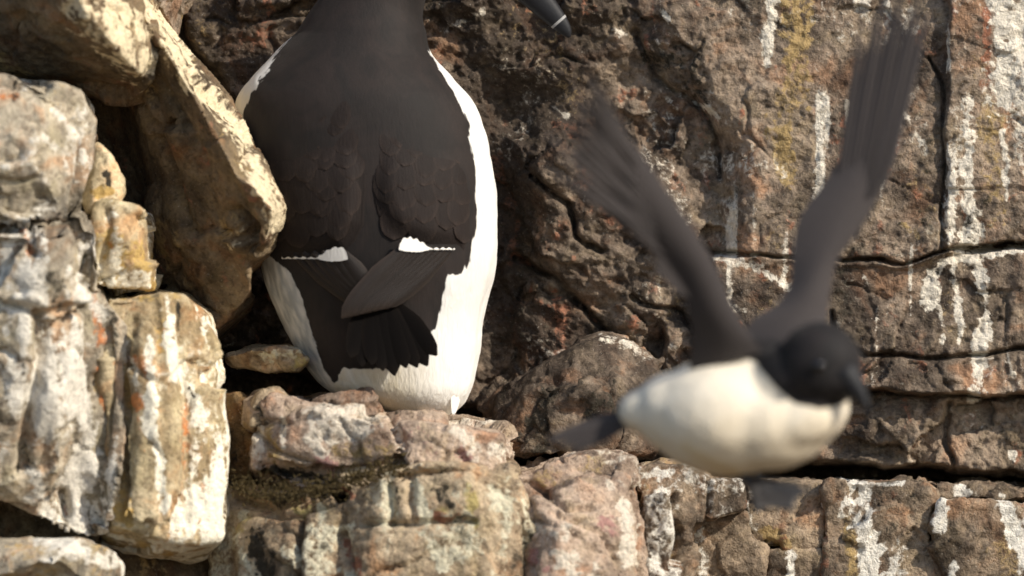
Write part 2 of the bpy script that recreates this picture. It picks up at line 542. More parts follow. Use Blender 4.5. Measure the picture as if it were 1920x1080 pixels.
def build_wall():
    gx = axis(280, 1960, 3.4, 6000)
    gy = axis(-30, 1110, 3.4, 5200)
    X, Y = np.meshgrid(gx, gy)
    px = X.ravel(); py = Y.ravel()
    q0 = np.stack([(px - 960) * S, np.zeros(len(px)), (540 - py) * S], 1)
    w1 = fbm(q0 * 40, 3) * 16; w2 = fbm(q0 * 40 + 9, 3) * 16
    wx = px + w1; wy = py + w2
    y = np.full(len(px), .088)
    rough = np.full(len(px), 1.0)
    def region(poly, depth, soft=8, r=None, tilt=(0, 0), at=(0, 0)):
        nonlocal y, rough
        m = sstep(-soft * .3, soft, poly_sd(wx, wy, poly))
        yy = depth + (px - at[0]) * tilt[0] * S + (py - at[1]) * tilt[1] * S
        y = y * (1 - m) + yy * m
        if r is not None: rough = rough * (1 - m) + r * m
    BIG = 6000
    # shaded hollow beside the standing bird
    region([(880, 120), (1010, 160), (1010, 400), (990, 640), (960, 900), (860, 900)], .100, 60)
    # ragged brown shoulder in the middle
    region([(930, 250), (1060, 210), (1250, 300), (1330, 470), (1330, 640), (1180, 640), (1010, 560)], .072, 80, 1.3)
    # upper ragged area
    region([(800, -60), (1180, -60), (1190, 90), (1060, 200), (900, 120)], .082, 40, 1.3)
    # upper right face, leaning back slightly
    region([(1190, -200), (1200, 100), (1290, 190), (1350, 280), (1340, 560), (1500, 580), (1700, 580), (1850, 560), (1850, 150), (1850, -200)],
             .060, 70, .62, tilt=(-.05, -.10), at=(1500, 300))
    region([(1190, -200), (1210, 60), (1330, 70), (1320, 150), (1260, 150), (1200, 90), (1150, -200)], .078, 40, 1.2)
    # right-hand column
    region([(1778, -BIG), (1776, 150), (1770, 464), (1930, 452), (BIG, 440), (BIG, -BIG)], .052, 6, .55, tilt=(.03, -.06), at=(1850, 300))
    # recessed band below it
    region([(1240, 600), (1560, 640), (1640, 680), (1920, 690), (BIG, 690), (BIG, 900), (1920, 893), (1800, 880), (1500, 868), (1240, 850)], .068, 9, 1.0,
           tilt=(0, -.08), at=(1600, 800))
    # block under the crack
    region([(1335, 478), (1500, 497), (1700, 498), (1770, 474), (1930, 462), (BIG, 450), (BIG, 745), (1920, 748), (1800, 742), (1640, 738), (1560, 700), (1340, 650)],
           .052, 7, .55, tilt=(0, -.12), at=(1600, 600))
    # deep black crevice
    region([(1250, 850), (1500, 872), (1650, 876), (1800, 886), (1920, 900), (BIG, 905), (BIG, 925), (1900, 912), (1700, 905), (1500, 900), (1250, 880)], .17, 5)
    # the cliff below the crevice (covered by blocks)
    region([(-BIG, 1010), (1200, 1000), (1400, 905), (1920, 915), (BIG, 920), (BIG, BIG), (-BIG, BIG)], .085, 10)
    # behind the ledge
    region([(380, 640), (620, 700), (960, 780), (1180, 800), (1180, 900), (380, 900)], .115, 25)
    for line, w, dep in (
        ([(1740, 110), (1768, 160), (1776, 250), (1766, 360), (1762, 466)], 3, .007),
        ([(1330, 470), (1420, 480), (1500, 490), (1600, 486), (1690, 492), (1770, 468), (1840, 459), (1925, 456)], 3.2, .014),
        ([(1560, 590), (1570, 640), (1620, 662), (1760, 668), (1920, 655)], 4, .010),
        ([(1620, 740), (1780, 742), (1925, 752)], 3.5, .010),
        ([(1780, 760), (1770, 830), (1790, 880)], 5, .008),
        ([(1190, 60), (1230, 140), (1300, 190), (1345, 255), (1352, 330)], 6, .008),
        ([(1000, 330), (1060, 380), (1080, 440), (1130, 470)], 6, .012),
        ([(960, 480), (1040, 520), (1110, 600), (1160, 640)], 6, .012),
        ([(1210, 380), (1260, 440), (1330, 470)], 5, .012),
        ([(1180, 560), (1260, 580), (1330, 640)], 5, .010),
        ([(330, 0), (340, 60), (400, 150), (440, 190)], 8, .015)):
        d = line_d(wx, wy, line)
        y = y + dep * np.exp(-(d / w) ** 2)
    q = np.stack([q0[:, 0], y, q0[:, 2]], 1)
    far = np.maximum(np.maximum(-px + 200, px - 2000), np.maximum(-py - 100, py - 1200)) / 1000
    far = np.clip(far, 0, 6)
    d = relief(q, 4., big=.010, facet=.010, fine=.0024, fscale=20, strata=.0008)
    d = d * rough + rough * .004 * ridged(q * np.array([38, 38, 52]) + 3, 4)
    y = y - d + far * .10 * fbm(q0 * 3, 3)
    v = np.array([(px - 960) * S * (D + y) / D, y, (540 - py) * S * (D + y) / D]).T
    fld = stain_fields(v, px, py, 2., streak=.0, tone_bias=-.08, ochre_amt=.22, lichen_amt=.35, rust_amt=.4, patch=.22,
        guano=[
            ([(1447, -10), (1440, 60), (1447, 128)], 11, 1.0),
            ([(1240, 20), (1262, 40)], 8, .7), ([(1156, 58), (1170, 64)], 9, .8),
            ([(1665, 0), (1660, 80)], 16, .55), ([(1700, 20), (1690, 170)], 22, .4),
            ([(1870, -20), (1890, 60), (1880, 170)], 46, 1.0), ([(1910, 0), (1920, 300)], 24, .7),
            ([(1815, 190), (1818, 300), (1812, 450)], 17, 1.0), ([(1790, 330), (1775, 460)], 12, .8),
            ([(1885, 250), (1888, 380)], 9, .7),
            ([(1920, 468), (1850, 474), (1775, 492), (1748, 530), (1742, 570)], 15, 1.0),
            ([(1838, 480), (1842, 600), (1826, 745)], 15, 1.0), ([(1790, 500), (1800, 640)], 9, .7),
            ([(1765, 500), (1760, 640)], 7, .5), ([(1890, 640), (1895, 700)], 8, .5), ([(1900, 850), (1898, 862)], 8, .9),
            ([(1300, 190), (1350, 220)], 6, .8), ([(1345, 480), (1420, 500), (1480, 540)], 14, .6),
            ([(1345, 560), (1400, 590)], 14, .5), ([(1690, 200), (1735, 290)], 9, .6),
            ([(1200, 290), (1260, 330), (1290, 400)], 30, .35), ([(1330, 300), (1470, 320)], 24, .4),
            ([(1040, 200), (1062, 220)], 6, .6), ([(830, 60), (900, 20)], 12, .4)],
        ochre=[([(1500, -20), (1490, 100), (1480, 250), (1475, 330)], 32, .8), ([(1850, 120), (1880, 400)], 40, .5),
               ([(1700, 420), (1712, 440)], 14, .6)],
        rust=[([(1590, 232), (1620, 244)], 18, .8), ([(1840, 20), (1850, 110)], 18, .8), ([(1660, 30), (1664, 60)], 12, .7)],
        lichen=[([(1230, 110), (1310, 110), (1300, 160)], 34, .5), ([(940, 300), (1000, 480), (960, 640)], 60, .4), ([(1620, 480), (1740, 410)], 40, .35)])
    # more streaking on the two flat faces
    flat = sstep(1200, 1330, px) * (1 - sstep(700, 760, py))
    st = fbm(q * np.array([95, 20, 6]) + 2, 3)
    fld['guano'] = np.maximum(fld['guano'], flat * .9 * sstep(.05, .4, st) * sstep(-.2, .3, fbm(q * 20 + 8, 2)))
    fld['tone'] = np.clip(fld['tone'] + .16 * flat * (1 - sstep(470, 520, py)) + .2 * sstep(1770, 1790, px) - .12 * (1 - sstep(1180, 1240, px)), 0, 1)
    ny, nx = X.shape
    idx = np.arange(ny * nx).reshape(ny, nx)
    f = np.stack([idx[:-1, :-1], idx[1:, :-1], idx[1:, 1:], idx[:-1, 1:]], -1).reshape(-1, 4)
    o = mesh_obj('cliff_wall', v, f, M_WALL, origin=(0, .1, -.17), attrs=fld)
    return tag(o, 'brown weathered cliff wall with white droppings behind both birds', kind='structure')
wall = build_wall()

REL_BLOCK = dict(big=.004, facet=.0055, fine=.0014, fscale=28)
def wall_block(poly, yf, yb, seed, **st):
    rock('rock_block', [prism(poly, yf, yb=yb)], M_BLOCK, parent=wall, seed=seed, smooth=2, rel=REL_BLOCK, st=st, voxel=.0016)
wall_block([(1398, 902), (1470, 900), (1543, 906), (1540, 1022), (1470, 1026), (1436, 1024), (1404, 1010)], .022, .12, 3., streak=.4, lichen_amt=.35, rust_amt=.4,
           ochre=[([(1440, 1000), (1470, 1020)], 22, .7)])
wall_block([(1436, 1034), (1540, 1030), (1545, 1090), (1560, 1400), (1430, 1400)], .018, .12, 5., streak=.4, guano=[([(1476, 1035), (1480, 1110)], 10, .8)])
wall_block([(1300, 985), (1398, 960), (1396, 1010), (1430, 1030), (1422, 1400), (1280, 1400)], .012, .12, 6., streak=.45, guano=[([(1310, 1000), (1330, 1090)], 20, .5)])
wall_block([(1548, 904), (1600, 903), (1690, 905), (1750, 925), (1742, 985), (1752, 1040), (1775, 1090), (1770, 1400), (1550, 1400)], .016, .12, 7.,
           streak=.45, lichen_amt=.3, rust_amt=.4,
           guano=[([(1608, 905), (1612, 960), (1625, 1020), (1635, 1090)], 26, 1.0), ([(1580, 930), (1576, 960)], 16, .7), ([(1615, 905), (1690, 907)], 7, .7), ([(1690, 1030), (1680, 1080)], 22, .5)],
           ochre=[([(1590, 970), (1600, 1080)], 18, .6)])
wall_block([(1758, 945), (1830, 938), (1960, 948), (2300, 960), (2300, 1400), (1790, 1400), (1782, 1090), (1760, 1040), (1750, 990)], .010, .12, 8.,
           streak=.5, rust_amt=.5, ochre_amt=.4, lichen_amt=.3,
           guano=[([(1880, 950), (1900, 1010), (1925, 1050)], 24, 1.0), ([(1772, 945), (1766, 985)], 18, .8), ([(1800, 1060), (1790, 1090)], 12, .8)])
wall_block([(1700, 905), (1820, 912), (1960, 918), (2300, 922), (2300, 944), (1900, 940), (1760, 932)], .036, .13, 9., streak=.2, guano=[([(1798, 918), (1806, 926)], 14, .9), ([(1868, 928), (1880, 930)], 10, .8)])

# ------------------------------------------------------------------ rocks
REL_SMOOTH = dict(big=.005, facet=.008, fine=.0009, fscale=17)
REL_ROUGH = dict(big=.004, facet=.0075, fine=.0013, fscale=24, strata=.0012)

# dark tilted slab: sunlit upper edge, main face turned away to the left
inner = [(215, -60, -.06), (300, 75, -.075), (345, 150, -.082), (402, 250, -.088), (440, 330, -.092), (478, 350, -.094), (512, 398, -.09)]
low = [(500, 455, -.075), (462, 490, -.055), (468, 545, -.035), (400, 620, -.01), (330, 600, .02), (240, 480, .035), (180, 330, .035), (170, 180, .03), (200, 60, .02), (150, -60, .02)]
outer = [(250, -60, .0), (338, 88, -.02), (400, 175, -.03), (446, 222, -.036), (495, 305, -.05), (531, 385, -.058), (526, 420, -.05)]
blow = [(505, 470, -.02), (470, 520, .02), (470, 570, .05), (400, 640, .07), (330, 620, .08), (240, 500, .08), (180, 330, .08), (170, 180, .08), (200, 60, .08), (150, -60, .08)]
rock('tilted_slab', [prism(inner + low, back=outer + blow),
                     hull([(q[0], q[1], q[2]) for q in outer] + [(q[0] - 30, q[1] + 20, .09) for q in outer] + [(q[0] - 60, q[1] + 10, -.02) for q in outer[2:]])],
     M_SLAB, 'dark slab leaning diagonally, its sunlit edge touching the standing bird', seed=2., rel=REL_SMOOTH,
     grooves=[([(250, 180), (300, 260), (330, 340), (350, 420)], 7, .006), ([(300, 150), (350, 230), (400, 330)], 6, .004), ([(440, 400), (470, 430), (460, 480)], 12, .012)],
     st=dict(guano=[([(q[0] - 12, q[1] + 4) for q in outer], 28, .8), ([(480, 330), (525, 390)], 26, .8), ([(500, 440), (450, 420), (430, 470)], 12, .35)],
             ochre_amt=.5, rust_amt=.35, tone_bias=.0))
# overhanging rock, top left
rock('overhanging_rock', [hull([(110, -80, -.135), (165, 28, -.130), (212, 82, -.118), (258, 138, -.092),
                                (240, -80, -.085), (268, 10, -.082), (282, 95, -.074), (276, 146, -.066),
                                (-330, -80, .03), (-330, 130, .08), (60, 160, .02), (190, 172, -.02), (255, 168, -.05),
                                (-330, -80, .09), (-330, 140, .09), (250, -80, .05), (284, 130, .03), (200, 175, .06)]),
                          hull([(-330, -80, .0), (20, -80, -.085), (60, 10, -.06), (-330, 40, .03), (100, 60, -.04), (90, -80, -.02), (60, 90, .02)])],
     M_SLAB, 'rock jutting out at the top left above the grey rock, bright on top, dark below', seed=5., rel=REL_SMOOTH,
     st=dict(guano=[([(140, 0), (190, 35), (235, 90), (272, 125)], 42, .8), ([(200, -20), (265, 60)], 26, .7)], ochre_amt=.5, rust_amt=.3, tone_bias=.05))
# big grey rock
rock('grey_rock', [prism([(-330, 150, -.13), (20, 142, -.128), (50, 152, -.13), (110, 156, -.125), (150, 178, -.115), (182, 225, -.105), (178, 300, -.108), (160, 380, -.112),
                          (188, 440, -.108), (178, 520, -.108), (205, 570, -.106), (240, 610, -.102), (245, 720, -.106), (238, 820, -.11), (212, 920, -.115), (206, 1000, -.108), (180, 1018, -.10),
                          (110, 985, -.112), (60, 965, -.105), (0, 925, -.10), (-330, 900, -.10)], yb=.02, inset=1.0),
                   hull([(-330, 440, -.145), (90, 420, -.145), (150, 470, -.125), (-330, 760, -.15), (110, 760, -.14), (160, 640, -.13), (40, 640, -.15), (170, 800, -.115), (100, 950, -.11), (-330, 900, -.11)]),
                   hull([(-330, 150, -.14), (90, 165, -.14), (150, 250, -.125), (140, 430, -.125), (-330, 440, -.148), (60, 300, -.15)])],
     M_GREY, 'big grey rock with a thin orange streak filling the left side', seed=9., rel=dict(big=.006, facet=.010, fine=.0007, fscale=13), smooth=2,
     grooves=[([(0, 400), (60, 418), (110, 415), (150, 395)], 6, .005), ([(60, 420), (55, 470), (70, 480)], 6, .006), ([(20, 570), (90, 590), (150, 575)], 7, .007),
              ([(80, 600), (70, 720), (50, 800), (40, 880)], 12, .008), ([(120, 930), (125, 965)], 9, .010), ([(165, 940), (185, 1000)], 12, .007), ([(200, 620), (205, 740), (190, 850)], 9, .005),
              ([(160, 480), (150, 520), (175, 540)], 6, .006)],
     st=dict(patch=.4, lichen_amt=.45, streak=.75, ochre_amt=.3, rust=[([(0, 178), (26, 180)], 14, .9), ([(48, 430), (50, 470)], 9, .9), ([(186, 690), (192, 720), (196, 770)], 11, .9), ([(118, 945), (124, 962)], 8, .8), ([(175, 560), (190, 640)], 14, .6)],
             ochre=[([(180, 700), (196, 765)], 12, .8)],
             guano=[([(150, 540), (200, 600)], 18, .6), ([(60, 880), (85, 960)], 18, .8), ([(180, 950), (200, 1000)], 16, .8), ([(20, 540), (10, 500)], 14, .6), ([(110, 210), (150, 260), (165, 340)], 10, .6),
                    ([(20, 270), (80, 255), (110, 280)], 10, .5), ([(70, 500), (90, 540)], 14, .5)]))
# rounded cream lump behind the grey rock
rock('cream_lump', [hull([(150, 290, -.06), (182, 268, -.07), (205, 290, -.075), (228, 330, -.07), (236, 372, -.065), (222, 390, -.075), (170, 400, -.08), (150, 380, -.07),
                          (150, 290, .01), (190, 275, .0), (236, 372, .0), (200, 400, .0), (150, 400, .0)])],
     M_CREAM, 'small cream rounded rock wedged high beside the grey rock', seed=12., rel=REL_SMOOTH,
     st=dict(patch=.5, ochre=[([(180, 360), (215, 355)], 14, .8)], lichen=[([(200, 330), (206, 345)], 10, .8)]))
# cream block with two lumps
rock('cream_block', [hull([(172, 376, -.085), (205, 368, -.09), (262, 388, -.088), (286, 402, -.078), (294, 450, -.075), (292, 520, -.075), (282, 545, -.075), (176, 542, -.085),
                           (172, 440, -.095), (230, 440, -.098), (172, 376, .0), (286, 400, .0), (292, 540, .0), (176, 545, .0)])],
     M_CREAM, 'squarish cream block with ochre stains above the tall streaked block', seed=14., rel=REL_SMOOTH,
     grooves=[([(196, 395), (200, 450), (190, 530)], 8, .004)],
     st=dict(patch=.6, streak=.4, ochre=[([(205, 440), (215, 530)], 22, .9), ([(250, 470), (282, 535)], 26, .8), ([(180, 540), (290, 540)], 16, .6)], rust=[([(205, 455), (208, 470)], 7, .7)]))
# tall cream streaked block
rock('tall_block', [prism([(196, 552, -.098), (300, 545, -.10), (345, 552, -.09), (385, 595, -.075), (396, 650, -.078), (402, 740, -.08), (424, 815, -.075), (420, 900, -.08), (412, 1008, -.085),
                           (330, 1012, -.095), (270, 1000, -.10), (208, 985, -.105), (200, 760, -.105)],
                          back=[(196, 560, .0), (300, 550, .0), (350, 556, .0), (388, 600, .0), (398, 650, .0), (404, 740, .0), (424, 815, .0), (420, 900, .0), (414, 1010, .0),
                                (360, 1060, .0), (280, 1056, .0), (200, 1020, .0), (196, 760, .0)]),
                    hull([(250, 600, -.108), (330, 600, -.105), (230, 980, -.112), (320, 990, -.108), (290, 760, -.115), (260, 800, -.10), (340, 900, -.10)])],
     M_CREAM, 'tall cream block streaked white and rust under the squarish cream block', seed=16., rel=dict(big=.004, facet=.008, fine=.0007, fscale=15),
     grooves=[([(290, 570), (300, 680), (305, 800), (300, 990)], 8, .002), ([(335, 580), (340, 700), (352, 800), (350, 980)], 6, .0018), ([(250, 600), (245, 800), (240, 980)], 8, .002)],
     st=dict(streak=1.0, patch=.25, ochre_amt=.45, rust_amt=.3, ochre=[([(222, 860), (226, 975)], 24, .8), ([(300, 600), (310, 660)], 16, .6), ([(230, 560), (330, 552)], 14, .5)],
             rust=[([(255, 670), (275, 695)], 18, 1.), ([(258, 750), (270, 765)], 14, 1.), ([(372, 840), (380, 990)], 14, .7), ([(345, 740), (350, 900)], 10, .6), ([(185, 545), (192, 575)], 12, .9)],
             lichen=[([(332, 570), (338, 620)], 8, .7), ([(375, 610), (380, 625)], 8, .7), ([(350, 725), (356, 745)], 4, .7)],
             guano=[([(320, 600), (335, 700), (370, 780), (365, 990)], 18, .9), ([(285, 640), (290, 800), (310, 950)], 14, .9), ([(225, 640), (260, 720)], 16, .6)]))
# bottom-left stones
rock('pale_stone', [hull([(-200, 1020, -.11), (60, 1012, -.125), (150, 1005, -.13), (215, 1030, -.12), (236, 1060, -.11), (225, 1140, -.11), (-200, 1140, -.12), (100, 1050, -.145), (-200, 1020, .0), (200, 1040, .0), (225, 1140, 0), (-200, 1140, 0)])],
     M_GREY, 'pale rounded stone in the bottom left corner', seed=19., rel=REL_SMOOTH, st=dict(patch=.7, guano=[([(100, 1020), (160, 1030)], 22, .9), ([(180, 1050), (220, 1060)], 18, .7)], ochre_amt=.4))
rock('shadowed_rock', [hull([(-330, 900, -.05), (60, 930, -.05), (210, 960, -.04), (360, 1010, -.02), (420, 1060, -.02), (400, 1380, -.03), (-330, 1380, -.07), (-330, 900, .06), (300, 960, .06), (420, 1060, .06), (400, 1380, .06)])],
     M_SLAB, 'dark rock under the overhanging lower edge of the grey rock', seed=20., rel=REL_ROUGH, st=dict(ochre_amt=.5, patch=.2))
# ochre stone left of the ledge
rock('ochre_rock', [hull([(415, 745, -.02), (450, 738, -.028), (470, 760, -.03), (478, 830, -.035), (470, 890, -.03), (425, 900, -.02), (405, 800, -.01), (415, 745, .06), (470, 750, .06), (478, 890, .06), (410, 890, .06)])],
     M_OCHRE, 'small ochre rock between the tall cream block and the ledge', seed=22., rel=REL_SMOOTH, st=dict(ochre_amt=.8, lichen_amt=.4, streak=.15))
# thin flat stone
rock('flat_stone', [hull([(424, 668, -.005), (470, 657, -.02), (535, 651, -.03), (564, 657, -.036), (578, 674, -.036), (562, 690, -.03), (500, 694, -.015), (440, 686, .0),
                          (424, 668, .05), (470, 652, .06), (540, 646, .05), (578, 672, .03), (560, 688, .05)])],
     M_LEDGE, 'thin flat yellowish stone jutting out beside the shaded flank', seed=24., rel=dict(big=.002, facet=.0025, fine=.0006, fscale=40), voxel=.001,
     st=dict(ochre_amt=.7, guano=[([(500, 665), (565, 660)], 14, .8)], tone_bias=.2))
# stone in the top gap
rock('brown_stone', [hull([(262, -40, .03), (345, -40, .03), (345, 0, .02), (330, 60, .015), (316, 90, .03), (290, 60, .02), (300, 10, .0), (262, -40, .09), (345, -30, .09), (330, 90, .09)])],
     M_WALL, 'rounded brown stone at the top between slab and cliff', seed=26., rel=REL_SMOOTH, st=dict(tone_bias=.25, ochre_amt=.3))
# boulder in the middle
rock('boulder', [hull([(930, 750, .05), (1010, 696, .045), (1075, 660, .04), (1130, 634, .045), (1182, 640, .05), (1240, 680, .055), (1260, 740, .05), (1150, 720, .02), (1080, 740, .015), (1140, 810, .015),
                       (1220, 850, .03), (1080, 850, .015), (940, 850, .03), (930, 750, .1), (1130, 626, .1), (1250, 690, .1), (1220, 860, .1), (930, 860, .1)]),
                 hull([(950, 790, .03), (990, 730, .025), (1090, 716, .008), (1140, 752, .006), (1150, 810, .008), (1100, 855, .01), (975, 852, .015), (950, 800, .08), (1100, 720, .08), (1150, 800, .08)])],
     M_WALL, 'grey brown boulder with a pale peak behind the flying bird', seed=28., rel=REL_ROUGH,
     st=dict(tone_bias=-.1, lichen_amt=.55, guano=[([(1130, 636), (1180, 644), (1222, 676)], 13, .55)]))
# the ledge under the standing bird
rock('ledge_rock', [prism([(468, 768, -.055), (520, 758, -.06), (640, 772, -.065), (720, 782, -.07), (790, 800, -.072), (870, 800, -.07), (930, 808, -.062), (945, 815, -.055), (948, 870, -.055), (970, 920, -.065),
                           (900, 905, -.085), (760, 895, -.085), (640, 920, -.08), (560, 915, -.07), (470, 880, -.06)],
                          back=[(468, 752, .05), (520, 750, .07), (640, 752, .09), (720, 764, .1), (790, 780, .1), (870, 782, .1), (930, 796, .1), (943, 812, .06), (946, 880, .06), (970, 950, .06),
                                (900, 980, .06), (760, 960, .06), (640, 940, .06), (560, 935, .06), (470, 890, .06)]),
                    hull([(560, 775, -.07), (640, 775, -.085), (735, 800, -.09), (752, 840, -.09), (700, 880, -.085), (580, 880, -.08), (500, 850, -.075), (560, 775, 0), (740, 800, 0), (700, 880, 0), (500, 850, 0)]),
                    hull([(740, 790, -.07), (850, 800, -.085), (940, 815, -.075), (948, 875, -.075), (900, 895, -.088), (800, 885, -.09), (750, 860, -.09), (740, 790, 0), (940, 810, 0), (940, 890, 0), (760, 900, 0)])],
     M_PINK, 'pinkish ledge rock with pale droppings directly under the standing bird', seed=31., rel=REL_ROUGH,
     grooves=[([(735, 790), (752, 830), (750, 870)], 7, .006), ([(860, 850), (900, 890), (950, 930)], 5, .004), ([(470, 800), (520, 850), (640, 890)], 6, .005), ([(500, 880), (580, 900), (680, 905)], 9, .010)],
     st=dict(patch=.6, lichen_amt=.3, rust_amt=.25, tone_bias=.12, rust=[([(855, 840), (895, 885), (945, 925)], 10, .9), ([(610, 860), (625, 885)], 20, .9)],
             ochre=[([(480, 800), (520, 850)], 26, .6), ([(640, 840), (740, 860)], 26, .5)],
             guano=[([(530, 790), (535, 840)], 9, .8), ([(850, 800), (880, 830), (940, 850)], 20, .7), ([(740, 800), (755, 840)], 10, .7), ([(580, 820), (610, 850)], 18, .7)],
             lichen=[([(490, 880), (600, 900)], 18, .8)]))
rock('ledge_stone', [hull([(575, 758, -.05), (600, 742, -.055), (640, 735, -.06), (690, 742, -.06), (712, 762, -.06), (712, 782, -.065), (640, 782, -.07), (575, 775, -.06), (600, 745, .0), (690, 745, .0), (712, 785, .0), (575, 785, .0)])],
     M_PINK, 'brown hump of stone on the ledge below the tail of the standing bird', seed=33., rel=dict(big=.003, facet=.004, fine=.001, fscale=40), voxel=.0012,
     st=dict(tone_bias=-.3, lichen_amt=.6, patch=.2))
rock('ledge_stone', [hull([(722, 776, -.05), (760, 772, -.055), (830, 777, -.055), (836, 800, -.06), (740, 800, -.065), (722, 776, -.02), (830, 778, -.02), (836, 800, -.02), (730, 800, -.02)])],
     M_PINK, 'thin flat stone on the ledge under the white belly feathers', seed=34., rel=dict(big=.002, facet=.003, fine=.0008, fscale=45), voxel=.0012,
     st=dict(patch=.4, lichen_amt=.4, tone_bias=-.1))
rock('ledge_stone', [hull([(468, 770, -.05), (490, 735, -.05), (520, 728, -.05), (545, 752, -.055), (550, 780, -.06), (470, 800, -.06), (480, 745, .0), (530, 740, .0), (550, 780, .0), (470, 800, .0)])],
     M_LEDGE, 'small knobbly stone at the left end of the ledge', seed=35., rel=dict(big=.003, facet=.005, fine=.001, fscale=45), voxel=.0012, st=dict(patch=.4, lichen_amt=.5))
# lower face of the ledge
rock('lower_ledge', [prism([(400, 905, -.03), (520, 930, -.055), (640, 935, -.075), (720, 888, -.10), (800, 868, -.104), (880, 872, -.104), (960, 925, -.10), (1010, 1010, -.09), (1060, 1400, -.09), (400, 1400, -.06)],
                           back=[(400, 900, .06), (520, 920, .06), (640, 920, .06), (720, 895, .06), (800, 880, .06), (880, 890, .06), (960, 940, .06), (1010, 1010, .06), (1060, 1400, .06), (400, 1400, .06)]),
                     hull([(450, 985, -.058), (560, 955, -.078), (650, 935, -.084), (670, 1400, -.105), (440, 1400, -.085), (560, 1050, -.094), (450, 985, 0), (650, 935, 0), (440, 1400, 0), (670, 1400, 0)]),
                     hull([(640, 885, -.072), (760, 868, -.086), (960, 880, -.086), (985, 950, -.09), (660, 960, -.086), (640, 885, 0), (960, 880, 0), (985, 950, 0), (660, 960, 0)]),
                     hull([(650, 930, -.086), (720, 900, -.100), (880, 892, -.106), (968, 955, -.098), (1010, 1400, -.112), (640, 1400, -.118), (650, 930, 0), (968, 955, 0), (1010, 1400, 0), (640, 1400, 0)])],
     M_LEDGE, 'stained lower ledge face with yellow and orange patches along the bottom', seed=37., rel=REL_ROUGH,
     grooves=[([(430, 930), (520, 960), (560, 950), (640, 930)], 10, .010), ([(560, 960), (555, 1090)], 8, .008), ([(730, 910), (735, 980)], 7, .005), ([(770, 900), (772, 970)], 6, .004),
              ([(680, 985), (780, 978), (890, 980)], 6, .006), ([(640, 1000), (660, 1090)], 8, .006)],
     st=dict(patch=.5, lichen_amt=.4, streak=.5, tone_bias=.12,
             ochre=[([(880, 910), (885, 965), (900, 990)], 12, 1.), ([(830, 960), (870, 975)], 24, .7), ([(560, 960), (600, 960)], 20, .5), ([(440, 1000), (480, 960)], 18, .5)],
             rust=[([(820, 968), (870, 972)], 16, .9), ([(640, 918), (655, 925)], 12, .9), ([(655, 1020), (680, 1080)], 12, .7)],
             guano=[([(725, 900), (740, 960)], 12, .9), ([(775, 905), (800, 970)], 14, .9), ([(600, 950), (605, 1080)], 12, .7), ([(790, 1000), (830, 1060)], 14, .7), ([(920, 920), (960, 980)], 24, .7), ([(440, 1010), (460, 1060)], 12, .7),
                    ([(620, 1060), (660, 1080)], 18, .7)],
             lichen=[([(480, 1000), (500, 1080)], 26, .7), ([(420, 900), (520, 940), (620, 920)], 14, .8), ([(825, 915), (840, 950)], 22, .7), ([(745, 915), (750, 950)], 14, .6)]))
rock('pinkish_rock', [prism([(935, 950, -.07), (962, 900, -.068), (1010, 890, -.06), (1060, 868, -.055), (1120, 850, -.05), (1170, 846, -.045), (1192, 868, -.05), (1200, 960, -.055), (1210, 1040, -.055), (1205, 1400, -.07), (950, 1400, -.09)],
                            yb=.06),
                      hull([(985, 960, -.085), (1080, 910, -.08), (1170, 900, -.065), (1185, 1000, -.085), (1180, 1400, -.10), (980, 1400, -.11), (1050, 1000, -.105), (985, 960, 0), (1170, 900, 0), (1180, 1400, 0), (980, 1400, 0)])],
     M_PINK, 'pinkish jagged rock right of the ledge below the tail of the flying bird', seed=40., rel=REL_ROUGH,
     grooves=[([(990, 900), (1060, 950), (1110, 950)], 6, .006), ([(1040, 960), (1130, 1000), (1160, 1060)], 5, .004)],
     st=dict(patch=.4, lichen_amt=.3, rust=[([(1140, 980), (1160, 1000)], 18, .8), ([(1000, 1040), (1020, 1070)], 14, .8)], guano=[([(1175, 950), (1180, 1060)], 16, .9), ([(1050, 1040), (1100, 1080)], 24, .7), ([(985, 985), (1060, 1010)], 12, .5)],
             ochre=[([(1020, 900), (1150, 860)], 26, .4)]))
rock('streaked_rock', [prism([(1194, 878, -.03), (1240, 866, -.03), (1300, 872, -.028), (1330, 900, -.025), (1392, 905, -.02), (1394, 955, -.02), (1296, 985, -.025), (1290, 1060, -.03), (1285, 1400, -.04), (1196, 1400, -.045), (1202, 1040, -.04)], yb=.08),
                       hull([(1205, 930, -.05), (1250, 920, -.055), (1268, 960, -.05), (1262, 1400, -.05), (1206, 1400, -.055), (1205, 930, 0), (1268, 960, 0), (1262, 1400, 0), (1206, 1400, 0)])],
     M_BLOCK, 'pale brown streaked rock under the belly of the flying bird', seed=42., rel=REL_BLOCK,
     grooves=[([(1268, 930), (1275, 1000), (1260, 1080)], 6, .008), ([(1330, 900), (1325, 975)], 4, .004)],
     st=dict(streak=.6, patch=.4, rust_amt=.4, ochre_amt=.4, guano=[([(1200, 890), (1300, 880)], 16, .6), ([(1230, 930), (1225, 1060)], 18, .7)], lichen_amt=.3))

